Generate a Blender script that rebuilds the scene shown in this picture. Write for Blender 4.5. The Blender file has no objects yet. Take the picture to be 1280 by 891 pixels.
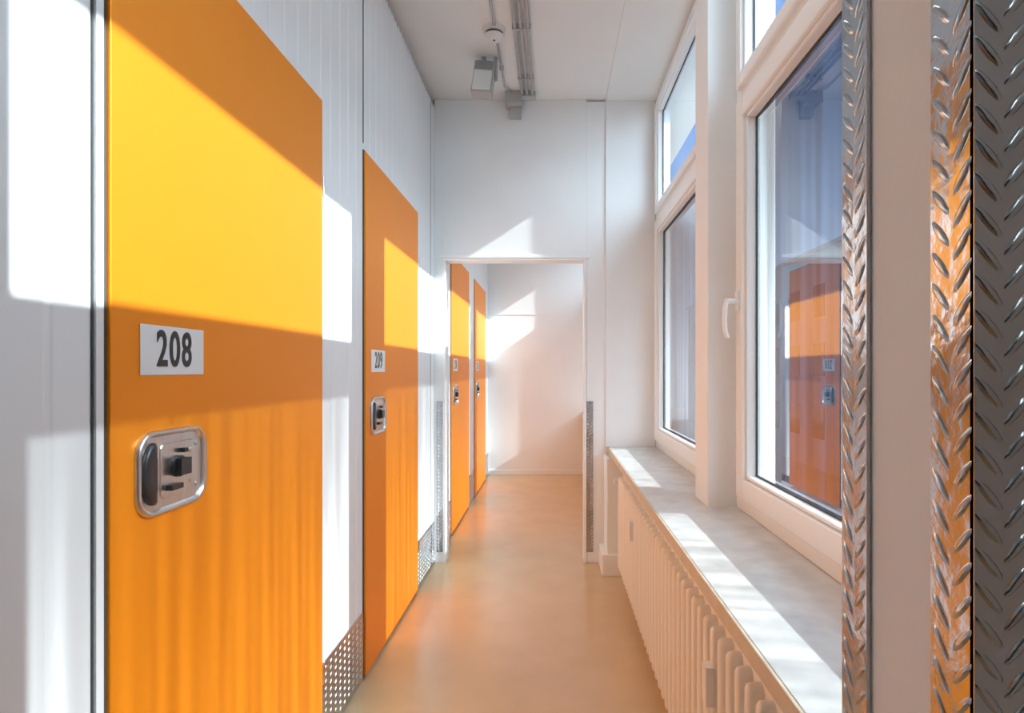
import bpy, math
from mathutils import Vector, Matrix
H=1.23
LW=-0.75     # left wall plane
CE=H+1.72    # ceiling
YB=-2.5; YP0=3.72; YP1=3.83; YE=6.84
XW=0.66      # window frame inner face
# ---------------------------------------------------------------- materials
def mat(name,col,rough=0.5,metal=0.0,bump=0.0,bscale=40,var=0.0,vscale=3,stretch=None,spec=None,coat=0):
    m=bpy.data.materials.new(name); m.use_nodes=True
    nt=m.node_tree; b=nt.nodes['Principled BSDF']
    b.inputs['Base Color'].default_value=(*col,1); b.inputs['Roughness'].default_value=rough
    b.inputs['Metallic'].default_value=metal
    if spec is not None: b.inputs['Specular IOR Level'].default_value=spec
    if coat: b.inputs['Coat Weight'].default_value=coat; b.inputs['Coat Roughness'].default_value=0.15
    tc=nt.nodes.new('ShaderNodeTexCoord'); mp=nt.nodes.new('ShaderNodeMapping')
    nt.links.new(tc.outputs['Object'],mp.inputs['Vector'])
    if stretch: mp.inputs['Scale'].default_value=stretch
    if var:
        n=nt.nodes.new('ShaderNodeTexNoise'); n.inputs['Scale'].default_value=vscale; n.inputs['Detail'].default_value=6
        nt.links.new(mp.outputs[0],n.inputs['Vector'])
        r=nt.nodes.new('ShaderNodeValToRGB')
        r.color_ramp.elements[0].position=0.3; r.color_ramp.elements[1].position=0.7
        r.color_ramp.elements[0].color=(*[c*(1-var) for c in col],1)
        r.color_ramp.elements[1].color=(*[min(1,c*(1+var*0.5)) for c in col],1)
        nt.links.new(n.outputs['Fac'],r.inputs['Fac']); nt.links.new(r.outputs['Color'],b.inputs['Base Color'])
    if bump:
        n=nt.nodes.new('ShaderNodeTexNoise'); n.inputs['Scale'].default_value=bscale; n.inputs['Detail'].default_value=4
        nt.links.new(mp.outputs[0],n.inputs['Vector'])
        bp=nt.nodes.new('ShaderNodeBump'); bp.inputs['Strength'].default_value=bump; bp.inputs['Distance'].default_value=0.01
        nt.links.new(n.outputs['Fac'],bp.inputs['Height']); nt.links.new(bp.outputs[0],b.inputs['Normal'])
    return m
M_plaster=mat('plaster_white',(0.86,0.875,0.865),0.7,bump=0.05,bscale=60,var=0.03)
M_panel=mat('panel_white',(0.83,0.845,0.85),0.4,bump=0.02,bscale=5,var=0.02)
M_ceil=mat('ceiling_white',(0.81,0.825,0.80),0.8,bump=0.05,bscale=80,var=0.02)
M_trim=mat('trim_white',(0.88,0.88,0.86),0.45,var=0.02)
M_pvc=mat('pvc_white',(0.87,0.885,0.87),0.3,var=0.02)
M_rad=mat('radiator_enamel',(0.84,0.81,0.73),0.35,var=0.02)
M_orange=mat('orange_paint',(0.97,0.295,0.0008),0.48,metal=0.6,bump=0.01,bscale=3,var=0.02,vscale=2)
M_gap=mat('dark_gap',(0.05,0.05,0.05),0.8,var=0.05)
M_floor=mat('floor_vinyl',(0.64,0.435,0.225),0.25,bump=0.04,bscale=25,var=0.06,vscale=5,spec=0.9)
M_sill=mat('sill_stone',(0.64,0.64,0.61),0.28,var=0.20,vscale=14)
M_silledge=mat('sill_edge',(0.58,0.49,0.36),0.45,var=0.1,vscale=20)
M_alu=mat('tread_plate_aluminium',(0.46,0.48,0.50),0.17,metal=1.0,bump=0.15,bscale=35,var=0.12,vscale=12)
M_steel=mat('brushed_steel',(0.66,0.66,0.66),0.28,metal=1.0,var=0.1,vscale=10,stretch=(1,30,1))
M_black=mat('black_plastic',(0.015,0.015,0.017),0.35,var=0.1)
M_grey=mat('grey_plastic',(0.42,0.43,0.42),0.45,var=0.05)
M_pipe=mat('conduit_grey',(0.40,0.40,0.39),0.45,var=0.06)
M_dwhite=mat('device_white',(0.78,0.78,0.75),0.45,var=0.02)
M_gasket=mat('rubber_gasket',(0.03,0.03,0.035),0.6,var=0.05)
M_ground=mat('outside_ground',(0.22,0.23,0.25),0.9,var=0.15,vscale=0.4)
M_facade=mat('facade_render',(0.34,0.36,0.38),0.9,var=0.1,vscale=0.4)
M_fglass=mat('facade_glass',(0.06,0.08,0.12),0.1,var=0.1,vscale=0.4)
M_sign=mat('sign_white',(0.84,0.85,0.84),0.4,var=0.01)
M_back=mat('grey_paint',(0.10,0.115,0.13),0.5,var=0.1)

def glass(name,tint,refl,streak,mulf,grad=False):
    m=bpy.data.materials.new(name); m.use_nodes=True; nt=m.node_tree; nt.nodes.clear()
    out=nt.nodes.new('ShaderNodeOutputMaterial'); mix=nt.nodes.new('ShaderNodeMixShader')
    tr=nt.nodes.new('ShaderNodeBsdfTransparent'); gl=nt.nodes.new('ShaderNodeBsdfGlossy'); gl.inputs['Roughness'].default_value=0.0
    gl.inputs['Color'].default_value=(0.95,0.97,1,1)
    lw=nt.nodes.new('ShaderNodeLayerWeight'); lw.inputs['Blend'].default_value=0.5
    pw=nt.nodes.new('ShaderNodeMath'); pw.operation='POWER'; pw.inputs[1].default_value=5
    add=nt.nodes.new('ShaderNodeMath'); add.operation='ADD'; add.inputs[1].default_value=refl; add.use_clamp=True
    mul=nt.nodes.new('ShaderNodeMath'); mul.operation='MULTIPLY'; mul.inputs[1].default_value=mulf
    nt.links.new(lw.outputs['Facing'],pw.inputs[0]); nt.links.new(pw.outputs[0],mul.inputs[0]); nt.links.new(mul.outputs[0],add.inputs[0])
    nt.links.new(add.outputs[0],mix.inputs[0]); nt.links.new(tr.outputs[0],mix.inputs[1]); nt.links.new(gl.outputs[0],mix.inputs[2])
    nt.links.new(mix.outputs[0],out.inputs[0])
    tc=nt.nodes.new('ShaderNodeTexCoord'); mp=nt.nodes.new('ShaderNodeMapping'); mp.inputs['Scale'].default_value=(0,1,0.03)
    n=nt.nodes.new('ShaderNodeTexNoise'); n.inputs['Scale'].default_value=24; n.inputs['Detail'].default_value=0.5
    r=nt.nodes.new('ShaderNodeValToRGB'); r.color_ramp.elements[0].position=0.34; r.color_ramp.elements[1].position=0.64
    lo=[t*(1-streak) for t in tint]; 
    r.color_ramp.elements[0].color=(*lo,1); r.color_ramp.elements[1].color=(*tint,1)
    nt.links.new(tc.outputs['Object'],mp.inputs[0]); nt.links.new(mp.outputs[0],n.inputs['Vector'])
    nt.links.new(n.outputs['Fac'],r.inputs[0])
    if grad:   # solar film; denser top added to fade the upper edge of its sun patch
        sp=nt.nodes.new('ShaderNodeSeparateXYZ'); nt.links.new(tc.outputs['Object'],sp.inputs[0])
        g=nt.nodes.new('ShaderNodeMapRange'); g.interpolation_type='SMOOTHSTEP'
        g.inputs[1].default_value=H-0.05; g.inputs[2].default_value=H+0.90; g.inputs[3].default_value=1.0; g.inputs[4].default_value=0.34
        nt.links.new(sp.outputs['Z'],g.inputs[0])
        vm=nt.nodes.new('ShaderNodeVectorMath'); vm.operation='SCALE'
        nt.links.new(r.outputs[0],vm.inputs[0]); nt.links.new(g.outputs[0],vm.inputs['Scale']); nt.links.new(vm.outputs[0],tr.inputs[0])
    else: nt.links.new(r.outputs[0],tr.inputs[0])
    return m
M_glass=glass('clear_glazing',(0.90,0.92,0.94),0.06,0.02,0.8)
M_film=glass('solar_film_glazing',(0.62,0.63,0.64),0.24,0.5,1.4,True)
def emis(name,col,s):
    m=bpy.data.materials.new(name); m.use_nodes=True; b=m.node_tree.nodes['Principled BSDF']
    b.inputs['Base Color'].default_value=(*col,1); b.inputs['Emission Color'].default_value=(*col,1); b.inputs['Emission Strength'].default_value=s
    return m
M_fill=emis('fill_diffuser',(0.92,0.97,1.0),7)  # glow of the added fill battens

# ---------------------------------------------------------------- mesh builder
class B:
    def __init__(s): s.v=[];s.f=[];s.m=[];s.sm=[];s.mats=[]
    def mi(s,m):
        if m not in s.mats: s.mats.append(m)
        return s.mats.index(m)
    def add(s,vs,fs,m,smooth=False):
        o=len(s.v); s.v+= [tuple(v) for v in vs]; k=s.mi(m)
        for f in fs: s.f.append(tuple(i+o for i in f)); s.m.append(k); s.sm.append(smooth)
    def box(s,x0,x1,y0,y1,z0,z1,m,mt=None):
        vs=[(x,y,z) for x in (x0,x1) for y in (y0,y1) for z in (z0,z1)]
        if mt is not None: vs=[mt@Vector(v) for v in vs]
        s.add(vs,[(0,1,3,2),(4,6,7,5),(0,4,5,1),(2,3,7,6),(0,2,6,4),(1,5,7,3)],m)
    def cyl(s,a,b,r,m,n=20,r2=None,smooth=True):
        a=Vector(a);b=Vector(b);d=(b-a).normalized(); r2=r if r2 is None else r2
        u=d.orthogonal().normalized(); w=d.cross(u)
        vs=[];fs=[]
        for i in range(n):
            t=2*math.pi*i/n; e=u*math.cos(t)+w*math.sin(t); vs.append(a+e*r); vs.append(b+e*r2)
        for i in range(n): j=(i+1)%n; fs.append((2*i,2*j,2*j+1,2*i+1))
        s.add(vs,fs,m,smooth)
        s.add([vs[2*i] for i in range(n)],[tuple(range(n))[::-1]],m); s.add([vs[2*i+1] for i in range(n)],[tuple(range(n))],m)
    def loops(s,ls,m,cap=True,smooth=True):
        n=len(ls[0]); vs=[p for l in ls for p in l]; fs=[]
        for k in range(len(ls)-1):
            for i in range(n):
                j=(i+1)%n; fs.append((k*n+i,k*n+j,(k+1)*n+j,(k+1)*n+i))
        s.add(vs,fs,m,smooth)
        if cap: s.add(ls[-1],[tuple(range(n))],m)
    def make(s,name,bevel=0,parent=None,loc=None):
        me=bpy.data.meshes.new(name); me.from_pydata(s.v,[],s.f)
        for m in s.mats: me.materials.append(m)
        me.polygons.foreach_set('material_index',s.m); me.polygons.foreach_set('use_smooth',s.sm); me.update()
        o=bpy.data.objects.new(name,me); bpy.context.collection.objects.link(o)
        if bevel:
            bm=o.modifiers.new('bevel','BEVEL'); bm.width=bevel; bm.segments=2; bm.limit_method='ANGLE'; bm.harden_normals=False
        if parent: o.parent=parent
        return o
def simple(name,x0,x1,y0,y1,z0,z1,m,bevel=0):
    b=B(); b.box(x0,x1,y0,y1,z0,z1,m); return b.make(name,bevel)
def empty(name):
    e=bpy.data.objects.new(name,None); bpy.context.collection.objects.link(e); e.empty_display_size=0.1; return e

def tread(b,o,u,v,w,h,th=0.003,pu=0.0150,pv=0.0175,L=0.0112,W=0.0026,ht=0.0013,ang=50):
    """tread plate: origin corner o, in-plane unit u,v ; raised along n=u x v. Herringbone of lozenges"""
    o=Vector(o);u=Vector(u);v=Vector(v);n=u.cross(v)
    P=lambda a,c,d:o+u*a+v*c+n*d
    vs=[P(a,c,d) for a in (0,w) for c in (0,h) for d in (0,th)]
    b.add(vs,[(0,1,3,2),(4,6,7,5),(0,4,5,1),(2,3,7,6),(0,2,6,4),(1,5,7,3)],M_alu)
    nx=max(1,int(round(w/pu))); pu=w/nx; nz=int(h/pv)-1; N=10
    for i in range(nx):
        for j in range(nz):
            s=1 if i%2 else -1
            ca,cc=(i+0.5)*pu, pv*(j+0.75+(0.5 if i%2 else 0))
            t0=math.radians(ang)
            d=(math.cos(t0),s*math.sin(t0)); q=(-d[1],d[0])
            r0=[];r1=[];r2=[]
            for k in range(N):
                t=2*math.pi*k/N; ce,se=math.cos(t),math.sin(t)
                for R,f,hh in ((r0,1,0),(r1,0.75,ht*0.75),(r2,0.4,ht)):
                    a=ca+(d[0]*L*ce*f+q[0]*W*se*f); c=cc+(d[1]*L*ce*f+q[1]*W*se*f)
                    a=min(max(a,0.0005),w-0.0005)
                    R.append(P(a,c,th+hh))
            b.loops([r0,r1,r2],M_alu)

# ---------------------------------------------------------------- shell
simple('floor',-1.6,1.0,YB,YE+0.1,-0.1,0,M_floor)
b=B(); b.box(-1.6,1.0,YB,YE+0.1,CE,CE+0.1,M_ceil); b.box(0.34,0.9,YB,YE,CE-0.012,CE,M_ceil); b.make('ceiling')
# ribbed left wall
b=B(); ztop=H+1.66
ys=[];y=YB
prof=[(0,0),(0.045,0),(0.050,-0.0018),(0.058,-0.0018),(0.063,0)]
while y<YE:
    for dy,dx in prof:
        if y+dy<YE: ys.append((y+dy,LW+dx))
    y+=0.085
ys.append((YE,LW))
vs=[];fs=[]
for yy,xx in ys: vs+=[(xx,yy,0),(xx,yy,ztop)]
for i in range(len(ys)-1): fs.append((2*i,2*i+2,2*i+3,2*i+1))
b.add(vs,fs,M_panel)
b.box(LW-0.04,LW-0.004,YB,YE,0,ztop,M_panel)
yy=YB
while yy<YE-0.03:
    b.box(LW-0.02,LW-0.002,yy,yy+0.028,ztop,ztop+0.022,M_panel); yy+=0.05
b.make('wall_left')
simple('gap_dark_backing',-1.6,-1.55,YB,YE,0,CE,M_gap)  # backing wall, near-black to paint in the darkness of the open gap
simple('wall_end',-1.6,1.0,YE,YE+0.1,0,CE,M_plaster)
simple('wall_back',-1.6,1.0,YB-0.1,YB,0,CE,M_back)
# seams / joints of left wall
for i,(ya,yb,za,zb) in enumerate([(0.951,0.9535,0,ztop),(2.318,2.322,H+0.9,ztop),(3.60,3.604,0,ztop)]):
    simple('trim_%d'%(i+1),LW-0.003,LW+0.0015,ya,yb,za,zb,M_gap)
simple('trim_4',LW,LW+0.004,0.956,0.972,0,ztop,M_panel)

# right wall with piers
SILL=H-0.49
wins=[(0.50,2.09),(2.27,3.715),(3.85,5.25),(5.42,6.825)]
b=B()
b.box(0.50,0.86,YB,YE,0,SILL-0.045,M_plaster)
edges=[YB]+[e for w in wins for e in w]+[YE]
for i in range(0,len(edges),2):
    a,c=edges[i],edges[i+1]
    x0=0.557; x1=0.80
    if abs(a-3.715)<1e-6: x0=0.665; x1=0.742
    b.box(x0,x1,a,c,SILL-0.0449,CE-0.012,M_plaster)
b.make('wall_right',0.003)
# sills
for ya,yb in ((0.434,YP0),(YP1,YE)):
    b=B(); b.box(0.362,0.80,ya+0.001,yb-0.001,SILL-0.038,SILL,M_sill); b.box(0.355,0.362,ya+0.001,yb-0.001,SILL-0.038,SILL-0.001,M_silledge)
    b.make('window_sill',0.0015)
# windows
def ring(b,x0,x1,y0,y1,z0,z1,w,m):
    b.box(x0,x1,y0,y0+w,z0,z1,m); b.box(x0,x1,y1-w,y1,z0,z1,m)
    b.box(x0,x1,y0+w,y1-w,z0,z0+w,m); b.box(x0,x1,y0+w,y1-w,z1-w,z1,m)
for i,(a,c) in enumerate(wins):
    e=empty('window_%d'%(i+1))
    b=B(); z0=SILL; z1=H+1.705
    ring(b,XW,XW+0.08,a,c,z0,z1,0.055,M_pvc)
    b.box(XW,XW+0.08,a+0.055,c-0.055,H+0.925,H+0.98,M_pvc)
    b.make('frame',0.004,e)
    for k,(za,zb,gm) in enumerate([(z0+0.05,H+0.93,M_film),(H+0.972,z1-0.05,M_glass)]):
        s=B(); w=0.07 if k==0 else 0.045
        ring(s,XW-0.018,XW+0.05,a+0.048,c-0.048,za,zb,w,M_pvc)
        ring(s,XW-0.006,XW+0.04,a+0.048+w,c-0.048-w,za+w,zb-w,0.012,M_pvc)
        s.make('sash_%d'%(k+1),0.005,e)
        g=B(); ww=w+0.012
        ring(g,XW+0.0235,XW+0.0295,a+0.048+ww,c-0.048-ww,za+ww,zb-ww,0.005,M_gasket)
        g.make('gasket_%d'%(k+1),0,e)
        g=B(); X=XW+0.03; p=[(X,a+0.048+ww,za+ww),(X,c-0.048-ww,za+ww),(X,c-0.048-ww,zb-ww),(X,a+0.048+ww,zb-ww)]
        g.add(p,[(0,1,2,3)],gm); g.make('glazing_%d'%(k+1),0,e)
    if i in (0,2):
        h=B(); yh=c-0.085; zh=H+0.235
        h.box(XW-0.028,XW-0.016,yh-0.015,yh+0.015,zh-0.035,zh+0.035,M_pvc)
        h.cyl((XW-0.02,yh,zh),(XW-0.062,yh,zh),0.010,M_pvc)
        pts=[(XW-0.058,zh+0.008),(XW-0.066,zh-0.02),(XW-0.068,zh-0.06),(XW-0.066,zh-0.10),(XW-0.058,zh-0.125)]
        ls=[]
        for x,z in pts:
            ls.append([(x+0.008*math.cos(t),yh+0.011*math.sin(t),z) for t in [2*math.pi*q/12 for q in range(12)]])
        h.loops(ls,M_pvc); h.make('handle',0.001,e)

# ---------------------------------------------------------------- partitions
def partition(name,y0,y1,topz,xl=-0.695,xr=0.22):
    b=B()
    b.box(LW+0.0005,xl,y0,y1,0,CE-0.0001,M_plaster)
    b.box(xr,0.4995,y0,y1,0,SILL-0.045,M_plaster); b.box(xr,0.66,y0,y1,SILL-0.045,CE-0.0121,M_plaster)
    b.box(xl,xr,y0,y1,topz,CE-0.0001,M_plaster)
    b.make(name,0.002)
partition('wall_partition',YP0,YP1,H+0.71)
partition('wall_partition_near',0.303,0.431,H+0.71)
simple('trim_5',0.34,0.655,YP0-0.012,YP0-0.0003,SILL,CE-0.0125,M_plaster,0.002)
b=B(); b.box(0.33,0.4995,3.50,YP0-0.0004,0,SILL-0.046,M_plaster); b.box(0.298,0.4994,3.475,YP0-0.0006,0,0.125,M_trim); b.make('trim_6',0.003)
# opening frame
b=B(); T=H+0.71
b.box(-0.715,0.24,YP0-0.010,YP0-0.0005,T,T+0.022,M_trim)
b.box(0.203,0.2185,YP0-0.006,YP1+0.006,0,T,M_trim); b.box(-0.6945,-0.678,YP0-0.006,YP1+0.006,0,T,M_trim)
b.box(-0.678,0.203,YP0-0.006,YP1+0.006,T-0.014,T-0.0005,M_trim)
b.make('door_frame',0.002)
# far corner plates
b=B(); tread(b,(0.222,YP0-0.001,0.07),(1,0,0),(0,0,1),0.04,0.96,pu=0.02,pv=0.022,W=0.0035,ht=0.0018); b.box(0.219,0.2225,YP0-0.004,YP0-0.0005,0.07,1.03,M_alu); b.make('corner_strip_right')
b=B(); tread(b,(-0.735,YP0-0.001,0.07),(1,0,0),(0,0,1),0.04,0.96,pu=0.02,pv=0.022,W=0.0035,ht=0.0018); b.make('corner_strip_left')
for nm,ya in (('far',0.402),('near',0.3)):
    b=B()
    tread(b,(0.2195,ya+0.034,0.05),(0,-1,0),(0,0,1),0.034,1.85)
    if nm=='near': tread(b,(0.2165,0.3025,0.05),(1,0,0),(0,0,1),0.060,1.85)
    else: tread(b,(0.27,0.4315,0.05),(-1,0,0),(0,0,1),0.0535,1.85)
    b.make('corner_guard')

# ---------------------------------------------------------------- doors
def rrect(w,h,r,n=6):
    pts=[]
    for cx,cz,a0 in ((w/2-r,h/2-r,0),(-w/2+r,h/2-r,90),(-w/2+r,-h/2+r,180),(w/2-r,-h/2+r,270)):
        for k in range(n+1):
            t=math.radians(a0+90*k/n); pts.append((cx+r*math.cos(t),cz+r*math.sin(t)))
    return pts
def door(idx,y0,num):
    y1=y0+0.905; X=LW; e=empty('door_%d'%idx); ztop=H+0.868
    b=B(); b.box(X-0.002,X+0.003,y0-0.006,y1+0.006,0.002,ztop+0.006,M_gap); b.make('rebate',0,e)
    b=B(); b.box(X+0.001,X+0.010,y0,y1,0.012,ztop,M_orange); b.make('panel',0.0015,e)
    b=B()
    for zh in (0.25,1.82): b.cyl((X+0.010,y1+0.004,zh-0.035),(X+0.010,y1+0.004,zh+0.035),0.006,M_steel,12)
    b.make('hinges',0,e)
    XS=X+0.0102
    s=empty('number_sign')
    b=B(); ya=y0+0.068; yb=ya+0.19
    b.box(XS,XS+0.002,ya,yb,H-0.010,H+0.083,M_sign); b.make('plate',0.0008,s)
    cu=bpy.data.curves.new('digits','FONT'); cu.body=num; cu.size=0.095; cu.offset=0.0018; cu.extrude=0.0006; cu.align_x='CENTER'; cu.align_y='CENTER'; cu.space_character=1.15
    cu.materials.append(M_black)
    t=bpy.data.objects.new('digits',cu); bpy.context.collection.objects.link(t)
    t.matrix_world=Matrix.Translation((XS+0.0026,(ya+yb)/2,H+0.0365))@Matrix(((0,0,1,0),(1,0,0,0),(0,1,0,0),(0,0,0,1)))@Matrix.Diagonal((0.68,1.0,1,1))
    t.parent=s
    b=B(); cy=y0+0.157; cz=H-0.193; W,Hh=0.205,0.158
    L=lambda w,h,r,n:[(XS+n,cy+p[0],cz+p[1]) for p in rrect(w,h,r)]
    b.loops([L(W,Hh,0.042,0.0),L(W-0.001,Hh-0.001,0.042,0.006),L(W-0.008,Hh-0.008,0.039,0.010),L(W-0.016,Hh-0.016,0.036,0.008),L(W-0.024,Hh-0.024,0.032,0.0015)],M_steel)
    gp=[]
    for k in range(17):
        t=math.radians(90+180*k/16); gp.append((0.034*math.cos(t),0.058*math.sin(t)))
    gy=cy-0.045
    ls=[]
    for f,n in ((1,0.0016),(0.98,0.008),(0.88,0.011),(0.5,0.0115)):
        ls.append([(XS+n,gy-0.012+p[0]*f+0.0,cz+p[1]*f) for p in gp])
    b.loops(ls,M_black)
    b.loops([[(XS+n,cy+0.015+p[0]*f,cz+p[1]*f) for p in rrect(0.105,0.105,0.012)] for f,n in ((1,0.0016),(0.98,0.003),(0.97,0.0035))],M_steel)
    b.cyl((XS+0.003,cy+0.012,cz+0.004),(XS+0.010,cy+0.012,cz+0.004),0.021,M_black,24)
    b.box(XS+0.010,XS+0.022,cy-0.004,cy+0.028,cz-0.012,cz+0.020,M_black)
    b.box(XS+0.003,XS+0.016,cy-0.022,cy+0.012,cz-0.038,cz-0.028,M_black)
    b.box(XS+0.003,XS+0.014,cy+0.018,cy+0.030,cz+0.030,cz+0.038,M_black)
    for dy,dz in ((0.075,0.042),(0.075,-0.042),(0.055,-0.03),(0.055,0.03)):
        b.cyl((XS+0.0015,cy+dy,cz+dz),(XS+0.005,cy+dy,cz+dz),0.005,M_steel,12)
    b.make('door_lock',0)
door(1,-0.80,'207'); door(2,0.979,'208'); door(3,2.322,'209'); door(4,4.31,'210'); door(5,5.61,'211')
for ya,yb in ((0.44,0.95),(1.895,2.312),(3.235,3.595),(3.61,3.70),(3.86,4.30),(5.225,5.60),(6.525,6.83)):
    b=B(); tread(b,(LW+0.0005,ya,0.004),(0,1,0),(0,0,1),yb-ya,0.268,pu=0.022,pv=0.024,L=0.0112,W=0.0028,ht=0.0017,ang=45); b.make('kick_plate')
simple('baseboard_end',LW+0.001,0.499,YE-0.012,YE,0,0.06,M_trim,0.002)
simple('trim_7',LW+0.001,0.655,YE-0.004,YE,H+0.645,H+0.650,M_trim)

# ---------------------------------------------------------------- radiators
def radiator(y0,y1):
    b=B(); zb,zt=0.11,0.645
    xf=0.399
    b.box(xf,xf+0.010,y0,y1,zb,zt,M_rad); b.box(xf+0.07,xf+0.08,y0,y1,zb,zt,M_rad)
    b.box(xf+0.012,xf+0.07,y0+0.01,y1-0.01,zb+0.03,zb+0.06,M_rad)
    n=int((y1-y0)/0.06); p=(y1-y0)/n
    for yy in (y0,y1): b.box(xf,xf+0.08,yy-0.002,yy+0.002,zb+0.01,zt,M_rad)
    for i in range(n):
        cy=y0+p*(i+0.5); out=rrect(p*0.50,zt-zb-0.02,p*0.249,6)
        ls=[[(xf-nn,cy+q[0]*f,(zb+zt)/2+q[1]*(1-(1-f)*0.065)) for q in out] for f,nn in ((1,0),(0.98,0.016),(0.88,0.025),(0.6,0.0295),(0.25,0.031))]
        b.loops([l[::-1] for l in ls],M_rad)
    k=y0+0.02
    while k<y1-0.02:
        b.box(xf+0.012,xf+0.07,k,k+0.006,zt-0.012,zt-0.004,M_rad); k+=0.02
    for yy in (y0+0.25,y1-0.25): b.box(xf+0.03,xf+0.055,yy,yy+0.03,0,zb+0.03,M_rad); b.box(xf+0.055,0.4995,yy,yy+0.03,zb+0.2,zb+0.23,M_rad)
    b.cyl((xf+0.03,y1+0.05,0),(xf+0.03,y1+0.05,0.60),0.009,M_rad,14); b.cyl((xf+0.03,y1,0.59),(xf+0.03,y1+0.06,0.59),0.010,M_rad,14)
    b.cyl((xf+0.02,y1+0.05,0.59),(xf-0.045,y1+0.05,0.59),0.018,M_dwhite,20)
    for yy,zz in ((1.34,0.455),(2.66,0.45)):
        if y0<yy<y1: b.box(xf-0.046,xf-0.026,yy,yy+0.034,zz,zz+0.09,M_dwhite)
    b.make('radiator',0.0)
radiator(0.47,3.28); radiator(3.95,6.6)

# ---------------------------------------------------------------- ceiling services
b=B()
for x in (-0.185,-0.155,-0.12):
    b.cyl((x,YB+0.3,CE-0.018),(x,3.598,CE-0.018),0.009,M_pipe,12)
    for yy in (0.5,1.7,2.9,3.4): b.box(x-0.013,x+0.013,yy,yy+0.016,CE-0.03,CE,M_grey)
b.make('conduit_run')
b=B(); 
b.cyl((-0.285,YB+0.3,CE-0.014),(-0.285,2.89,CE-0.014),0.007,M_pipe,12)
b.cyl((-0.285,3.01,CE-0.014),(-0.285,3.52,CE-0.014),0.007,M_pipe,12); b.cyl((-0.285,3.52,CE-0.014),(-0.255,3.59,CE-0.014),0.007,M_pipe,12)
for yy in (1.0,2.4,3.3): b.box(-0.297,-0.273,yy,yy+0.014,CE-0.024,CE,M_grey)
b.make('conduit_run')
b=B()
b.box(-0.285,-0.19,3.60,3.71,CE-0.07,CE-0.0005,M_grey); b.box(-0.29,-0.185,3.592,3.60,CE-0.075,CE-0.002,M_grey)
b.box(-0.265,-0.195,3.66,3.719,CE-0.13,CE-0.07,M_grey)
b.box(-0.20,-0.10,3.60,3.66,CE-0.035,CE-0.001,M_grey)
b.make('junction_box',0.004)
b=B(); c=(-0.292,2.95)
b.cyl((*c,CE),(*c,CE-0.022),0.058,M_dwhite,32,0.056); b.cyl((*c,CE-0.022),(*c,CE-0.034),0.044,M_gap,32); b.cyl((*c,CE-0.034),(*c,CE-0.056),0.048,M_dwhite,32,0.03)
b.cyl((*c,CE-0.056),(*c,CE-0.058),0.006,M_black,12)
b.make('smoke_detector')
b=B(); mt=Matrix.Translation((-0.375,3.2,CE-0.135))@Matrix.Rotation(math.radians(-14),4,'X')@Matrix.Rotation(math.radians(5),4,'Y')
b.box(-0.055,0.055,-0.035,0.03,-0.10,0.10,M_grey,mt); b.box(-0.048,0.048,-0.045,-0.034,-0.09,0.03,M_dwhite,mt)
for k in range(6): b.box(-0.048,0.048,-0.040,-0.034,0.045+k*0.009,0.049+k*0.009,M_pipe,mt)
b.cyl((-0.34,3.22,CE-0.12),(-0.31,3.22,CE-0.12),0.012,M_pipe,12); b.cyl((-0.31,3.22,CE-0.125),(-0.31,3.22,CE),0.012,M_pipe,12); b.cyl((-0.375,3.22,CE-0.06),(-0.375,3.22,CE),0.014,M_pipe,12)
b.make('emergency_light',0.003)

# ---------------------------------------------------------------- added ceiling fill lights, shaped as battens, out of view
for yy,ln in ((-1.6,1.2),(0.75,1.2),(4.6,1.2)):
    b=B(); b.box(0.03,0.13,yy,yy+ln,CE-0.04,CE-0.001,M_dwhite); b.box(0.04,0.12,yy+0.02,yy+ln-0.02,CE-0.065,CE-0.04,M_fill); b.make('fill_luminaire',0.004)

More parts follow.
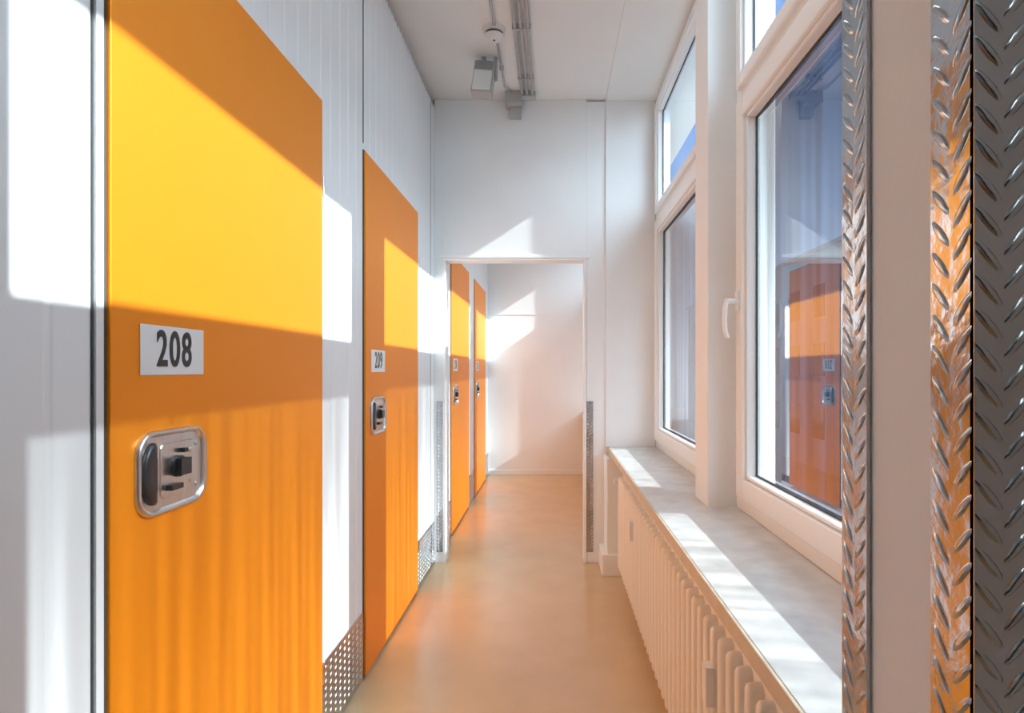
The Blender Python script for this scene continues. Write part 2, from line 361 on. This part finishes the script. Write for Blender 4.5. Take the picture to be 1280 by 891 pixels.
# outside: ground, and an added building as dark backdrop behind the lower panes
simple('ground_outside',0.9,80,-60,80,-4.2,-4,M_ground)
b=B(); b.box(14,24,-8,60,-4,H+6.2,M_facade); b.box(13.8,24.2,-8.2,60.2,H+6.2,H+6.4,M_facade)
for fz in (-2.4,0.9,4.0):
    yy=-6
    while yy<58: b.box(13.97,14.05,yy,yy+1.3,fz,fz+1.7,M_fglass); yy+=3.0
b.make('backdrop_building')
SUN=Vector((1,-0.14,0.655)).normalized()
w=bpy.data.worlds.new('sky'); bpy.context.scene.world=w; w.use_nodes=True; nt=w.node_tree
bg=nt.nodes['Background']; tc=nt.nodes.new('ShaderNodeTexCoord'); sp=nt.nodes.new('ShaderNodeSeparateXYZ'); r=nt.nodes.new('ShaderNodeValToRGB')
nt.links.new(tc.outputs['Generated'],sp.inputs[0]); nt.links.new(sp.outputs['Z'],r.inputs[0])
cr=r.color_ramp; cr.elements[0].position=0.0; cr.elements[0].color=(0.50,0.62,0.78,1); cr.elements[1].position=0.35; cr.elements[1].color=(0.13,0.235,0.52,1)
x=cr.elements.new(0.10); x.color=(0.27,0.40,0.66,1)
# sky is much brighter around the sun
dp=nt.nodes.new('ShaderNodeVectorMath'); dp.operation='DOT_PRODUCT'; dp.inputs[1].default_value=Vector((1,-0.4,0.45)).normalized()
nt.links.new(tc.outputs['Generated'],dp.inputs[0])
mr=nt.nodes.new('ShaderNodeMapRange'); mr.interpolation_type='SMOOTHSTEP'; mr.inputs[1].default_value=0.50; mr.inputs[2].default_value=0.95
nt.links.new(dp.outputs['Value'],mr.inputs[0])
mx=nt.nodes.new('ShaderNodeMix'); mx.data_type='RGBA'; mx.blend_type='ADD'; mx.inputs[7].default_value=(3.9,4.5,4.9,1)
nt.links.new(mr.outputs[0],mx.inputs[0]); nt.links.new(r.outputs[0],mx.inputs[6]); nt.links.new(mx.outputs[2],bg.inputs[0])
bg.inputs[1].default_value=1.3
s=bpy.data.lights.new('sun','SUN'); s.energy=10; s.angle=math.radians(0.6); s.color=(1,0.98,0.95)
so=bpy.data.objects.new('sun',s); bpy.context.collection.objects.link(so)
so.rotation_mode='QUATERNION'; so.rotation_quaternion=(-SUN).to_track_quat('-Z','Y'); so.location=(6,0,6)

cam=bpy.data.cameras.new('camera'); co=bpy.data.objects.new('camera',cam); bpy.context.collection.objects.link(co)
co.location=(0,0,H); co.rotation_euler=(math.radians(90),0,0)
cam.sensor_width=36; cam.lens=730/1280*36; cam.shift_x=-50/1280; cam.shift_y=16.5/1280; cam.clip_start=0.01; cam.clip_end=300
sc=bpy.context.scene; sc.camera=co
vs_=sc.view_settings
vs_.view_transform='Standard'; vs_.exposure=0.48; vs_.gamma=1.12
try:
    vs_.use_white_balance=True; vs_.white_balance_temperature=5800; vs_.white_balance_tint=0
except Exception as ex: print(ex)
